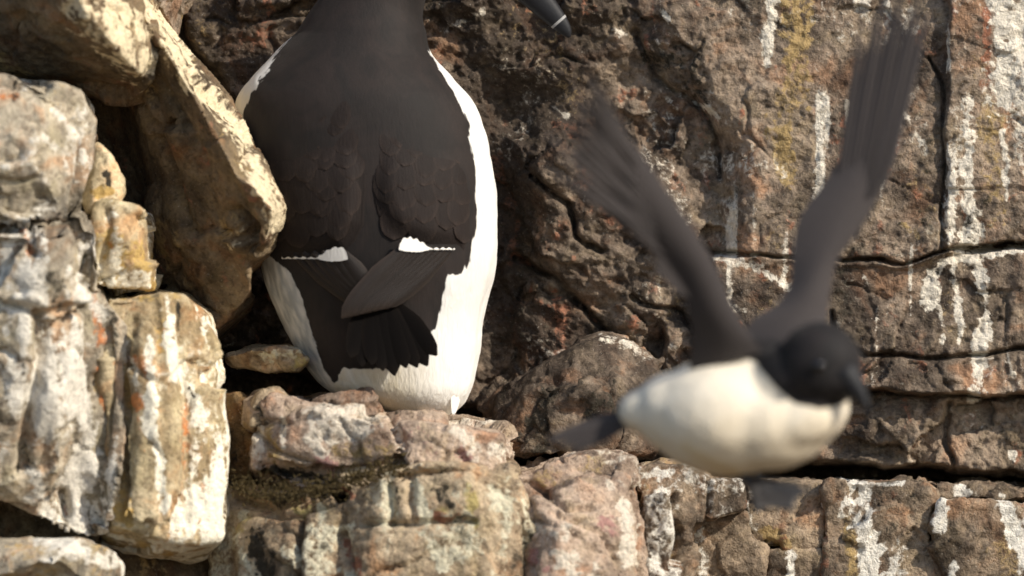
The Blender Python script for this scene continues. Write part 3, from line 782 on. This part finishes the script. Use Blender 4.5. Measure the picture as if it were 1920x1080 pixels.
# ------------------------------------------------------------------ moss and crumbs in the ledge crevice (uncountable)
def build_moss():
    vs_ = []; fs_ = []
    r = random.Random(3)
    for _ in range(1100):
        t = r.random()
        px = 430 + 330 * t + r.gauss(0, 10); py = 905 + 22 * math.sin(t * 5) + r.gauss(0, 12)
        y = -.07 - .028 * min(1, max(0, t * 1.25)) + r.gauss(0, .006)
        c = np.array(P(px, py, y)); a = r.uniform(-1.4, 1.4); l = r.uniform(.0015, .005); w = r.uniform(.0003, .0008)
        d = np.array([math.sin(a), r.uniform(-.8, .2), math.cos(a) * r.choice((1, -.4))]); s = np.array([math.cos(a), 0, -math.sin(a)])
        i = len(vs_)
        vs_ += [tuple(c - s * w), tuple(c + s * w), tuple(c + d * l * .6 + s * w * .8 + (0, -.0004, 0)), tuple(c + d * l)]
        fs_ += [(i, i + 1, i + 2), (i, i + 2, i + 3)]
    o = mesh_obj('moss', vs_, fs_, M_MOSS, smooth=False)
    tag(o, 'dry dark moss and crumbs in the crevice of the ledge', 'moss', kind='stuff')
build_moss()

# ------------------------------------------------------------------ feathers
def catmull(pts, n):
    pts = np.asarray(pts, float)
    ext = np.vstack([2 * pts[0] - pts[1], pts, 2 * pts[-1] - pts[-2]])
    out = []
    m = len(pts) - 1
    for u in np.linspace(0, m - 1e-9, n):
        i = int(u); t = u - i
        a, b, c, d = ext[i:i + 4]
        out.append(.5 * (2 * b + (c - a) * t + (2 * a - 5 * b + 4 * c - d) * t * t + (3 * b - a - 3 * c + d) * t ** 3))
    return np.array(out)

def feather_mesh(name, mat, tip=.5, camber=.12, curl=.06, nl=9, nw=6, bend=0.):
    """unit feather: length 1 along -Z, width 1 along X, outward -Y"""
    vs_ = []; rim = []; fs_ = []
    for i in range(nl + 1):
        t = i / nl
        w = .5 * min(1., (.35 + 1.6 * t)) * (1 - max(0, (t - tip) / (1 - tip)) ** 2.4) ** .5 if t < 1 else .04
        for j in range(nw + 1):
            u = j / nw * 2 - 1
            vs_.append((u * w + bend * t * t, -camber * w * (1 - u * u) - curl * t * t, -t))
            rim.append(max(abs(u) ** 4, max(0, (t - .85) / .15)) * .9)
    for i in range(nl):
        for j in range(nw):
            a = i * (nw + 1) + j
            fs_.append((a, a + nw + 1, a + nw + 2, a + 1))
    me = bpy.data.meshes.new(name)
    me.from_pydata(vs_, [], fs_)
    me.update()
    me.polygons.foreach_set('use_smooth', np.ones(len(fs_), bool))
    a = me.attributes.new('rim', 'FLOAT', 'POINT'); a.data.foreach_set('value', rim)
    me.materials.append(mat)
    return me

def put_feather(name, me, parent, root, tip, width, normal=(0, -1, 0), thick=1.0):
    root = Vector(root); tip = Vector(tip)
    z = (root - tip); L = z.length; z.normalize()
    nrm = Vector(normal)
    y = -(nrm - z * nrm.dot(z)).normalized()
    x = y.cross(z)
    m = Matrix((x * width, y * (L * thick), z * L)).transposed().to_4x4()
    org = Vector(ORIGIN[parent.name])
    m.translation = root - org
    o = bpy.data.objects.new(name, me)
    COL.objects.link(o)
    o.parent = parent
    o.matrix_local = m
    return o

F_COVERT = feather_mesh('covert_feather', M_FEATHER, tip=.35, camber=.05, curl=.01)
F_PRIM = feather_mesh('flight_feather', M_PRIMARY, tip=.55, camber=.10, curl=.02, nl=12)
F_TAIL = feather_mesh('tail_feather', M_TAIL, tip=.3, camber=.05, curl=.05)
F_BAR = feather_mesh('white_tip', M_WHITE, tip=.6, camber=.03, curl=.0, nl=5, nw=4)
F_WHITE = feather_mesh('flank_feather', M_WHITE, tip=.12, camber=.05, curl=.01)
F_FLY = feather_mesh('wing_feather', M_FLYWING, tip=.3, camber=.02, curl=.0, nl=12)

def patch(name, outline, yfun, mat, parent, rings=22, n=140, height=lambda x, y: 0., skirt=.010, rim=0.):
    """a star-shaped, slightly raised shell lying on a surface"""
    o = np.asarray(outline, float)
    seg = np.vstack([o, o[:1]])
    d = np.r_[0, np.cumsum(np.hypot(*np.diff(seg, axis=0).T))]
    u = np.linspace(0, d[-1], n, endpoint=False)
    ox = np.interp(u, d, seg[:, 0]); oy = np.interp(u, d, seg[:, 1])
    cx, cy = ox.mean(), oy.mean()
    ts = 1 - (np.linspace(0, 1, rings) ** 1.6)[::-1] if False else np.linspace(0, 1, rings) ** .7
    vs_ = []; fs_ = []
    pts = [(cx, cy)]
    for t in ts[1:]:
        pts += list(zip(cx + (ox - cx) * t, cy + (oy - cy) * t))
    pts = np.array(pts)
    yy = yfun(pts[:, 0], pts[:, 1]) - height(pts[:, 0], pts[:, 1])
    vs_ = [P(a, b, c) for (a, b), c in zip(pts, yy)]
    R = rings - 1
    for j in range(n): fs_.append((0, 1 + (j + 1) % n, 1 + j))
    for i in range(R - 1):
        for j in range(n):
            a = 1 + i * n + j; b = 1 + i * n + (j + 1) % n
            fs_.append((a, b, b + n, a + n))
    k = len(vs_); base = 1 + (R - 1) * n
    for j in range(n):
        q = pts[base + j]
        vs_.append(P(q[0], q[1], yy[base + j] + skirt))
    for j in range(n):
        fs_.append((base + j, base + (j + 1) % n, k + (j + 1) % n, k + j))
    return mesh_obj(name, vs_, fs_, mat, parent, attrs={'rim': np.full(len(vs_), rim)})

def foot_mesh(name, mat, parent, ankle, toes, leg_top, r):
    """three webbed toes, a short shank; toes are tip points"""
    shells = []
    def tube(a, b, ra, rb, n=8):
        a = np.array(a); b = np.array(b); d = (b - a) / np.linalg.norm(b - a)
        s = np.cross(d, (.3, .9, .2)); s /= np.linalg.norm(s); t = np.cross(d, s)
        vs_ = [tuple(a + ra * (math.cos(q) * s + math.sin(q) * t)) for q in np.linspace(0, 2 * math.pi, n, endpoint=False)]
        vs_ += [tuple(b + rb * (math.cos(q) * s + math.sin(q) * t)) for q in np.linspace(0, 2 * math.pi, n, endpoint=False)]
        fs_ = [(i, (i + 1) % n, n + (i + 1) % n, n + i) for i in range(n)] + [tuple(range(n))[::-1], tuple(range(n, 2 * n))]
        return vs_, fs_
    shells.append(tube(leg_top, ankle, r * 1.5, r * 1.1))
    A = np.array(ankle)
    for t in toes: shells.append(tube(A, t, r, r * .55))
    for a, b in zip(toes[:-1], toes[1:]):
        a = np.array(a); b = np.array(b); m = (a + b) / 2 * .85 + A * .15
        nrm = np.cross(a - A, b - A); nrm = nrm / np.linalg.norm(nrm) * r * .35
        q = [A, A + (a - A) * .92, m, A + (b - A) * .92]
        vs_ = [tuple(p + nrm) for p in q] + [tuple(p - nrm) for p in q]
        shells.append((vs_, [(0, 1, 2, 3), (7, 6, 5, 4)] + [(i, i + 4, (i + 1) % 4 + 4, (i + 1) % 4) for i in range(4)]))
    v, n, f = remesh(shells, r * .3, 3)
    return mesh_obj(name, v, f, mat, parent)

# ------------------------------------------------------------------ standing bird
def build_standing():
    root = thing('seabird', P(750, 785, 0), 'black and white seabird standing on the ledge with its back turned', 'bird')
    #        px    py    rx   ry   cy(m)
    st = [(800, 783, 14, 12, -.010), (785, 774, 62, 60, -.010), (757, 745, 118, 110, -.008), (737, 700, 154, 140, -.004), (716, 600, 190, 165, .0), (709, 500, 219, 182, .0), (701, 400, 229, 190, .0),
          (686, 300, 236, 190, .0), (667, 200, 224, 178, .0), (660, 150, 192, 160, .0), (662, 100, 147, 138, .002), (680, 55, 119, 115, .004),
          (706, 0, 92, 96, .006), (732, -50, 82, 86, .006), (778, -100, 80, 80, .004), (838, -128, 80, 74, .0), (896, -116, 66, 60, -.002), (936, -82, 42, 40, -.004), (952, -62, 16, 16, -.005)]
    st = np.array(st, float)
    N = 300; K = 280
    sm = catmull(st, N)
    tan = np.gradient(sm[:, :2], axis=0)
    vs_ = []; 
    for i in range(N):
        cx, cy, rx, ry, yc = sm[i]
        t = tan[i] / np.linalg.norm(tan[i])
        if cy > 60: ux, uy = 1., 0.
        else:
            w = min(1, (60 - cy) / 80)
            ux, uy = -t[1], t[0]
            ux, uy = ux * w + (1 - w), uy * w
            l = math.hypot(ux, uy); ux /= l; uy /= l
        rx = max(rx, 4); ry = max(ry, 4)
        for j in range(K):
            a = 2 * math.pi * j / K
            e = .92
            ca = math.copysign(abs(math.cos(a)) ** e, math.cos(a)); sa = math.copysign(abs(math.sin(a)) ** e, math.sin(a))
            vs_.append(P(cx + ux * rx * ca, cy + uy * rx * ca, yc + sa * ry * S))
    v = np.array(vs_)
    fs_ = []
    for i in range(N - 1):
        for j in range(K):
            fs_.append((i * K + j, i * K + (j + 1) % K, (i + 1) * K + (j + 1) % K, (i + 1) * K + j))
    fs_ = [f[::-1] for f in fs_]
    fs_ += [tuple(range(K)), tuple(range((N - 1) * K, N * K))[::-1]]
    px, py = to_px(v)
    nz = fbm(v * np.array([260, 260, 60]), 3)
    dark = [(500, -300), (1100, -300), (1100, 0), (806, 60), (806, 100), (850, 172), (878, 230), (890, 320), (894, 420), (882, 488), (866, 512), (842, 516), (832, 560), (818, 615), (796, 645), (748, 676), (700, 694), (645, 690), (628, 722),
            (606, 690), (585, 620), (566, 560), (545, 510), (505, 480), (470, 400), (455, 300), (452, 212), (487, 158), (522, 96), (545, 70), (500, 0)]
    sd = poly_sd(px + nz * 10, py + nz * 7, dark)
    w_back = 1 - sstep(-8, 8, sd)
    w_front = sstep(70, 110, py + nz * 20)
    front = sstep(-.004, .012, v[:, 1])
    white = w_back * (1 - front) + np.maximum(w_back, w_front) * front
    buff = .75 * sstep(640, 760, py + nz * 60) * (1 - sstep(720, 850, px)) * sstep(590, 640, px) + .55 * (1 - sstep(470, 500, px)) * sstep(140, 190, py) * (1 - sstep(240, 260, py))  # lower left belly: dirt and some shade, both put into the buff
    buff = np.clip(buff, 0, 1)
    # soft lobes of the flank plumage
    nrm = np.stack([(px - 700) / 230, -(np.ones(len(px))) * .3, np.zeros(len(px))], 1)
    amp = white * .0022 * fbm(v * np.array([60, 60, 22]), 3) + .0007 * fbm(v * 60, 3)
    comb = ridged(v * np.array([170, 170, 26]) + fbm(v * 60, 2)[:, None] * 1.2, 3)
    amp = amp + white * (.0002 + .0007 * sstep(560, 720, py)) * comb + (1 - white) * .00006 * comb
    v = v + nrm * amp[:, None]
    body = mesh_obj('body', v, fs_, M_BODY, root, attrs=dict(white=white, buff=buff, grey=np.clip(1.3 * (1 - sstep(590, 640, px)) * sstep(440, 500, py) * (.6 + .8 * nz) , 0, 1)))  # grey: shade of the left flank painted into its colour

    prof = sm[:, 1]
    order = np.argsort(prof)
    def back(x, y):
        cx = np.interp(y, prof[order], sm[order, 0]); rx = np.interp(y, prof[order], sm[order, 2]); ry = np.interp(y, prof[order], sm[order, 3]); yc = np.interp(y, prof[order], sm[order, 4])
        k = np.clip(1 - ((x - cx) / rx) ** 2, .0, 1)
        return yc - np.sqrt(k) * ry * S

    wings = {
        'r': [(702, 300), (708, 240), (730, 180), (770, 140), (804, 116), (846, 166), (877, 222), (893, 300), (898, 380), (893, 450), (880, 500), (864, 500), (851, 474), (800, 468), (752, 452), (722, 428), (708, 402), (702, 376), (698, 340)],
        'l': [(440, 215), (470, 168), (540, 140), (620, 160), (668, 200), (682, 270), (688, 320), (685, 370), (682, 420), (666, 452), (652, 474), (600, 488), (520, 489), (492, 470), (472, 400), (452, 300)]}
    prim = {}
    for key, out in wings.items():
        def h(x, y, out=out):
            sd = poly_sd(x, y, out)
            top = sstep(190, 420, y)
            return -.0012 * (1 - sstep(250, 360, y)) + (.0003 + (.0004 + .0042 * top) * sstep(0, 40, sd)) * sstep(200, 330, y)
        surf = lambda x, y, h=h: back(x, y) - np.maximum(h(x, y), .0001)
        wing = mesh_obj_wing = patch('wing', out, back, M_FEATHER, root, height=h, rings=26, n=160)
        prim[key] = (wing, surf)
        # overlapping covert and scapular feathers that hug the wing, lowest rows first
        r = random.Random(5 if key == 'r' else 6)
        def covert(x, y, ang, L, W, lift):
            nl, nw = 9, 6
            gx_ = []; gy_ = []; lf = []; rim = []
            for i in range(nl + 1):
                t = i / nl
                w = .5 * W * min(1, .45 + 1.3 * t) * math.sqrt(max(.004, 1 - max(0, (t - .4) / .6) ** 2.2))
                for j in range(nw + 1):
                    u = j / nw * 2 - 1
                    ox, oy = u * w, t * L
                    gx_.append(x + ox * math.cos(ang) + oy * math.sin(ang)); gy_.append(y - ox * math.sin(ang) + oy * math.cos(ang))
                    lf.append(-.0002 + lift * t ** .8 + .0003 * (1 - u * u) * t)
                    rim.append(max(abs(u) ** 5, max(0, (t - .85) / .15)) * t)
            gx_ = np.array(gx_); gy_ = np.array(gy_)
            yy_ = surf(gx_, gy_) - np.array(lf)
            vs_ = [P(p_, q_, d_) for p_, q_, d_ in zip(gx_, gy_, yy_)]
            fs_ = [(i * (nw + 1) + j, (i + 1) * (nw + 1) + j, (i + 1) * (nw + 1) + j + 1, i * (nw + 1) + j + 1) for i in range(nl) for j in range(nw)]
            mesh_obj('covert_feather', vs_, fs_, M_FEATHER, wing, attrs={'rim': rim})
        yy = 448.; ri = 0
        while yy > 165:
            f_ = (yy - 165) / 285
            step = 24 + 11 * f_
            for xx in np.arange(430, 920, 1.25 * step):
                x = xx + (.6 * step if ri % 2 else 0) + r.uniform(-.25, .25) * step; y = yy + r.uniform(-.3, .3) * step
                L = step * 2.3 * r.uniform(.85, 1.2); W = step * 1.75 * r.uniform(.85, 1.15)
                ang = -(x - (668 if key == 'r' else 700)) / 230 * .25 + r.uniform(-.12, .12)
                ends = np.array([[x, y], [x + math.sin(ang) * L, y + math.cos(ang) * L], [x + math.sin(ang) * L * .6 + W * .5, y + L * .6], [x + math.sin(ang) * L * .6 - W * .5, y + L * .6]])
                if poly_sd(ends[:, 0], ends[:, 1], out).min() < (-9 if f_ > .5 else 0) or ends[1, 1] > 470: continue
                covert(x, y, ang, L, W, .0006 + .0007 * f_ * r.uniform(.6, 1.3))
            yy -= step; ri += 1
    # white bars: a fat white blob thinning to a toothed line
    wr, sr = prim['r']; wl, sl = prim['l']
    rb = random.Random(21)
    def bars(w, x0, x1, base, slope, blob, dirn):
        n = 60; up = []; dn = []; lf = []
        for i in range(n + 1):
            t = i / n
            x = x0 + (x1 - x0) * t; y = base + slope * t
            h = 2.6 + (20 * math.sin(math.pi * min(1, t / blob) ** .6) ** .8 if t < blob else 0)
            tooth = rb.uniform(-.3, .3) + .35 * math.sin(i * 1.1 + 2 * math.sin(i * .37)) + (4.5 * math.sin(math.pi * t / blob) ** .8 if t < blob else 0)
            up.append((x, y - h + rb.uniform(-.7, .7) + 1.5 * math.sin(i * .9))); dn.append((x, y + tooth)); lf.append(.0064 - .0022 * t)
        m = 5
        gx_ = np.array([u_[0] * (1 - k / m) + d_[0] * k / m for u_, d_ in zip(up, dn) for k in range(m + 1)])
        gy_ = np.array([u_[1] * (1 - k / m) + d_[1] * k / m for u_, d_ in zip(up, dn) for k in range(m + 1)])
        yy_ = back(gx_, gy_) - np.repeat(lf, m + 1)
        vs_ = [P(p_, q_, d_) for p_, q_, d_ in zip(gx_, gy_, yy_)]
        fs_ = [(i * (m + 1) + k, i * (m + 1) + k + 1, (i + 1) * (m + 1) + k + 1, (i + 1) * (m + 1) + k) for i in range(n) for k in range(m)]
        mesh_obj('white_wing_bar', vs_, fs_ if dirn < 0 else [f_[::-1] for f_ in fs_], M_WHITE, w, attrs={'rim': np.zeros(len(vs_))})
    bars(wr, 748, 853, 468, 0, .55, 1)
    bars(wl, 652, 528, 486, -1, .45, -1)
    # folded primaries: left set first (behind), right set crossing over it
    def ypt(x, y, off): return P(x, y, float(back(np.array([x]), np.array([y]))[0]) - off)
    for i in range(6):
        t = i / 5
        put_feather('flight_feather', F_PRIM, wl, ypt(640 - 90 * t, 470 + 6 * t, .0045 - .0004 * i), ypt(700 - 24 * t, 552 + 22 * t, .0065 - .0004 * i), (36 - 6 * t) * S, (-.1, -1, -.1))
    for i in range(9):
        t = i / 8
        rx_, ry_ = 768 + 74 * t, 456 + 14 * t
        tx_, ty_ = 640 + 84 * t ** 1.3, 596 - 20 * t ** 1.3
        put_feather('flight_feather', F_PRIM, wr, ypt(rx_, ry_, .0042 - .0003 * i), ypt(tx_, ty_, .0155 - .0008 * i), (44 - 8 * t) * S, (.12, -1, -.15))
    # tail: short fan pointing down towards the viewer
    tail = thing_part('tail', root)
    for i, a in enumerate((-.5, -.36, -.24, -.12, 0., .12, .24, .36, .48)):
        cx, cy = 712 + 40 * a, 560 + 6 * abs(a)
        L = 142 - 34 * abs(a)
        tx, ty = cx + 28 + math.sin(a) * L * 1.05, cy + math.cos(a) * L
        put_feather('tail_feather', F_TAIL, tail, ypt(cx, cy, .001 + .0003 * (4 - abs(i - 4))), P(tx, ty + 6 * math.sin(i * 2.1), -.066 - .0006 * (4 - abs(i - 4))), 46 * S, (.05, -1, .1))
    # loose white feathers along the flank and belly edge
    r = random.Random(9)
    def wf(x, y, L, a, w, off):
        tx, ty = x + math.sin(a) * L, y + math.cos(a) * L
        yy = float(back(np.array([x]), np.array([y]))[0])
        put_feather('flank_feather', F_WHITE, root, P(x, y, yy + .001), P(tx, ty, yy - off), w * S, ((x - 720) / 200, -1, 0))
    for x, y, L, a, w, o_ in ((859, 716, 62, -.12, 12, .0001), (866, 708, 66, -.18, 11, .0001), (850, 724, 54, -.02, 10, .0001)):
        wf(x, y, L, a, w, o_)
    # beak with a pale line across it (head is above the frame)
    beak = []
    st2 = np.array([(930, -92, 40, 30), (965, -50, 36, 22), (1005, -6, 27, 16), (1040, 32, 19, 11), (1060, 56, 12, 7), (1068, 70, 3, 2)], float)
    sm2 = catmull(st2, 26); t2 = np.gradient(sm2[:, :2], axis=0); bv = []; bf = []
    for i in range(26):
        cx, cy, rx, ry = sm2[i]; t = t2[i] / np.linalg.norm(t2[i])
        for j in range(20):
            a = 2 * math.pi * j / 20
            bv.append(P(cx - t[1] * rx * math.cos(a), cy + t[0] * rx * math.cos(a), -.004 + ry * S * math.sin(a)))
    for i in range(25):
        for j in range(20): bf.append((i * 20 + j, (i + 1) * 20 + j, (i + 1) * 20 + (j + 1) % 20, i * 20 + (j + 1) % 20))
    bf += [tuple(range(20)), tuple(range(500, 520))[::-1]]
    bk = mesh_obj('beak', bv, bf, M_BEAK, root)
    # thin pale band near the tip
    bv = []; bf = []
    for i, s_ in enumerate((16.2, 16.9)):
        k = int(s_); fr = s_ - k
        cx, cy, rx, ry = sm2[k] * (1 - fr) + sm2[k + 1] * fr; t = t2[k] / np.linalg.norm(t2[k])
        for j in range(20):
            a = 2 * math.pi * j / 20
            bv.append(P(cx - t[1] * rx * 1.03 * math.cos(a), cy + t[0] * rx * 1.03 * math.cos(a), -.004 + ry * 1.05 * S * math.sin(a)))
    for j in range(20): bf.append((j, 20 + j, 20 + (j + 1) % 20, (j + 1) % 20))
    mesh_obj('beak_line', bv, bf, M_BEAKLINE, bk)
    for s_ in (-1, 1):
        v_, f_ = ellipsoid((868, -140, s_ * .0205 - .001), (9, 9, 7), nu=14, nv=8)
        mesh_obj('eye', v_, f_, M_EYE, root)
        ax = 745 + s_ * 52
        foot_mesh('foot', M_FOOT, root, P(ax, 778, -.012), [P(ax - 34, 783, .03), P(ax, 784, .04), P(ax + 34, 783, .03)], P(ax, 735, -.008), .0028)
    return root

def thing_part(name, root):
    o = bpy.data.objects.new(name, None)
    o.empty_display_size = .01
    COL.objects.link(o)
    o.parent = root
    ORIGIN[o.name] = ORIGIN[root.name]
    return o

build_standing()

# ------------------------------------------------------------------ flying bird
def build_flying():
    Y0 = -.44
    root = thing('flying_seabird', P(1370, 895, Y0), 'black and white seabird in flight with raised wings and a white belly', 'bird')
    shells = [ellipsoid((1362, 782, Y0), (150, 113, 118), -2), ellipsoid((1290, 776, Y0 + .003), (105, 82, 90), -8), ellipsoid((1440, 792, Y0 - .004), (132, 92, 105), 8), ellipsoid((1500, 786, Y0 - .010), (98, 62, 85), 22),
              ellipsoid((1215, 772, Y0 + .006), (58, 44, 55), -6), ellipsoid((1415, 700, Y0 + .010), (120, 70, 90), -4), ellipsoid((1490, 710, Y0 - .010), (90, 72, 82), 20),
              ellipsoid((1538, 684, Y0 - .018), (81, 82, 78), 0), ellipsoid((1575, 712, Y0 - .026), (38, 40, 40), -30)]
    v, n, f = remesh(shells, .0016, 14)
    v = v.astype(float)
    px, py = to_px(v)
    nz = fbm(v * 90, 3)
    wpoly = [(1100, 735), (1170, 725), (1215, 712), (1250, 685), (1300, 670), (1350, 664), (1416, 678), (1432, 700), (1455, 728), (1490, 756), (1540, 769), (1570, 764), (1590, 748), (1640, 752), (1640, 1000), (1100, 1000)]
    sd = poly_sd(px + nz * 6, py + nz * 6, wpoly)
    white = sstep(-7, 7, sd)
    lo = sstep(-.01, .02, v[:, 1] - Y0)       # far side: white only below
    white = white * (1 - lo) + sstep(740, 770, py) * lo
    buff = np.clip(.35 * sstep(720, 840, py + nz * 40) + .5 * np.exp(-(line_d(px, py, [(1285, 838), (1330, 866), (1375, 884)]) / 9) ** 2), 0, 1)  # shading of the lower belly put into the colour as buff
    v = v + n * (.0009 * fbm(v * np.array([50, 90, 90]), 3))[:, None]
    mesh_obj('body', v, f, M_BODY2, root, attrs=dict(white=white, buff=buff))
    # beak
    st2 = np.array([(1578, 694, 30, 26), (1600, 722, 23, 19), (1614, 742, 14, 11), (1624, 758, 6, 5), (1629, 766, 2, 2)], float)
    sm2 = catmull(st2, 16); t2 = np.gradient(sm2[:, :2], axis=0); bv = []; bf = []
    for i in range(16):
        cx, cy, rx, ry = sm2[i]; t = t2[i] / np.linalg.norm(t2[i])
        for j in range(16):
            a = 2 * math.pi * j / 16
            bv.append(P(cx - t[1] * rx * math.cos(a), cy + t[0] * rx * math.cos(a), Y0 - .030 - .0004 * i + ry * S * math.sin(a)))
    for i in range(15):
        for j in range(16): bf.append((i * 16 + j, (i + 1) * 16 + j, (i + 1) * 16 + (j + 1) % 16, i * 16 + (j + 1) % 16))
    bf += [tuple(range(16)), tuple(range(240, 256))[::-1]]
    mesh_obj('beak', bv, bf, M_BEAK, root)
    v_, f_ = ellipsoid((1534, 686, Y0 - .0412), (13, 12, 7), nu=16, nv=10)
    mesh_obj('eye', v_, f_, M_EYE, root)

    def arm(left, right, y0, y1, thick):
        n = 60; m = 14
        L = catmull(left, n); R = catmull(right, n)
        vs_ = []; fs_ = []
        for i in range(n):
            t = i / (n - 1)
            for side in (-1, 1):
                for j in range(m + 1):
                    u = j / m
                    q = L[i] * (1 - u) + R[i] * u
                    # thick leading edge on the right, thin trailing edge on the left
                    prof = (math.sin(math.pi * u ** 1.6) ** .7) * thick * (1 - .65 * t)
                    vs_.append(P(q[0], q[1], y0 + (y1 - y0) * t + side * prof * S * .5 - 8 * S * math.sin(math.pi * u)))
        W = m + 1
        for i in range(n - 1):
            for side in (0, 1):
                for j in range(m):
                    a = (i * 2 + side) * W + j; b = ((i + 1) * 2 + side) * W + j
                    fs_.append((a, a + 1, b + 1, b) if side == 0 else (a, b, b + 1, a + 1))
        return vs_, fs_, L, R
    def wing(left, right, y0, y1, thick, prim, sec):
        vs_, fs_, L, R = arm(left, right, y0, y1, thick)
        w = mesh_obj('wing', vs_, fs_, M_FLYWING, root, attrs={'rim': np.zeros(len(vs_))})
        (ra, rb, ta, tb, ya, yb, npr) = prim
        for i in range(npr):
            t = i / (npr - 1)
            rx = ra[0] * (1 - t) + rb[0] * t; ry = ra[1] * (1 - t) + rb[1] * t
            # tips lie on a rounded fan
            bul = math.sin(math.pi * t)
            tx = ta[0] * (1 - t) + tb[0] * t; ty = ta[1] * (1 - t) + tb[1] * t
            dx, dy = tx - rx, ty - ry; fr_ = (1.14, .9, 1.02)[i % 3]
            tx += dx * .14 * bul; ty += dy * .14 * bul
            put_feather('flight_feather', F_FLY, w, P(rx, ry, ya - .0004 * i), P(rx + (tx - rx) * fr_, ry + (ty - ry) * fr_, yb - .0004 * i), 12 * S, (.1, -1, .1))
        (s0, s1, dx, dy, ns, ys0, ys1) = sec
        for i in range(ns):
            t = s0 + (s1 - s0) * i / (ns - 1); k = int(t * 59)
            q = L[k] * .72 + R[k] * .28
            yy = y0 + (y1 - y0) * t
            put_feather('flight_feather', F_FLY, w, P(q[0], q[1], yy + .001 * (i % 2)), P(q[0] + dx * (1 + .3 * t), q[1] + dy, yy + ys1), 34 * S, (.1, -1, .1))
    # near wing (left in the picture)
    wing([(1290, 700), (1298, 640), (1292, 590), (1268, 520), (1215, 455), (1170, 400), (1125, 345), (1090, 300)],
         [(1430, 660), (1408, 630), (1374, 570), (1338, 490), (1292, 415), (1244, 345), (1196, 275), (1146, 225)], Y0 - .012, Y0 - .08, 22,
         ((1235, 470), (1205, 310), (1046, 330), (1108, 150), Y0 - .058, Y0 - .13, 13), (.35, .8, -70, -70, 7, 0, -.012))
    # far wing (right in the picture)
    wing([(1390, 640), (1410, 600), (1455, 570), (1482, 530), (1486, 470), (1500, 405), (1550, 335), (1600, 250)],
         [(1560, 640), (1552, 600), (1556, 550), (1570, 490), (1612, 430), (1650, 365), (1682, 290), (1700, 200)], Y0 + .016, Y0 + .03, 22,
         ((1560, 420), (1660, 350), (1612, 60), (1742, 20), Y0 + .026, Y0 + .03, 12), (.4, .75, -6, -84, 0, 0, .012))
    # short dark tail at the left end
    tail = thing_part('tail', root)
    for i in range(6):
        a = (i - 2.5) / 2.5
        put_feather('tail_feather', F_FLY, tail, P(1195, 778 + 10 * a, Y0 + .006), P(1020 + 50 * abs(a), 824 + 22 * a, Y0 + .012 - .001 * i), 18 * S, (0, -1, .2))
    # dangling webbed feet
    foot_mesh('foot', M_FOOT, root, P(1408, 908, Y0 - .006), [P(1526, 920, Y0 - .012), P(1492, 960, Y0 - .018), P(1420, 958, Y0 - .022)], P(1380, 870, Y0), .0026)
    foot_mesh('foot', M_FOOT, root, P(1425, 902, Y0 + .02), [P(1500, 908, Y0 + .018), P(1484, 930, Y0 + .012), P(1446, 930, Y0 + .008)], P(1392, 868, Y0 + .014), .0024)
build_flying()
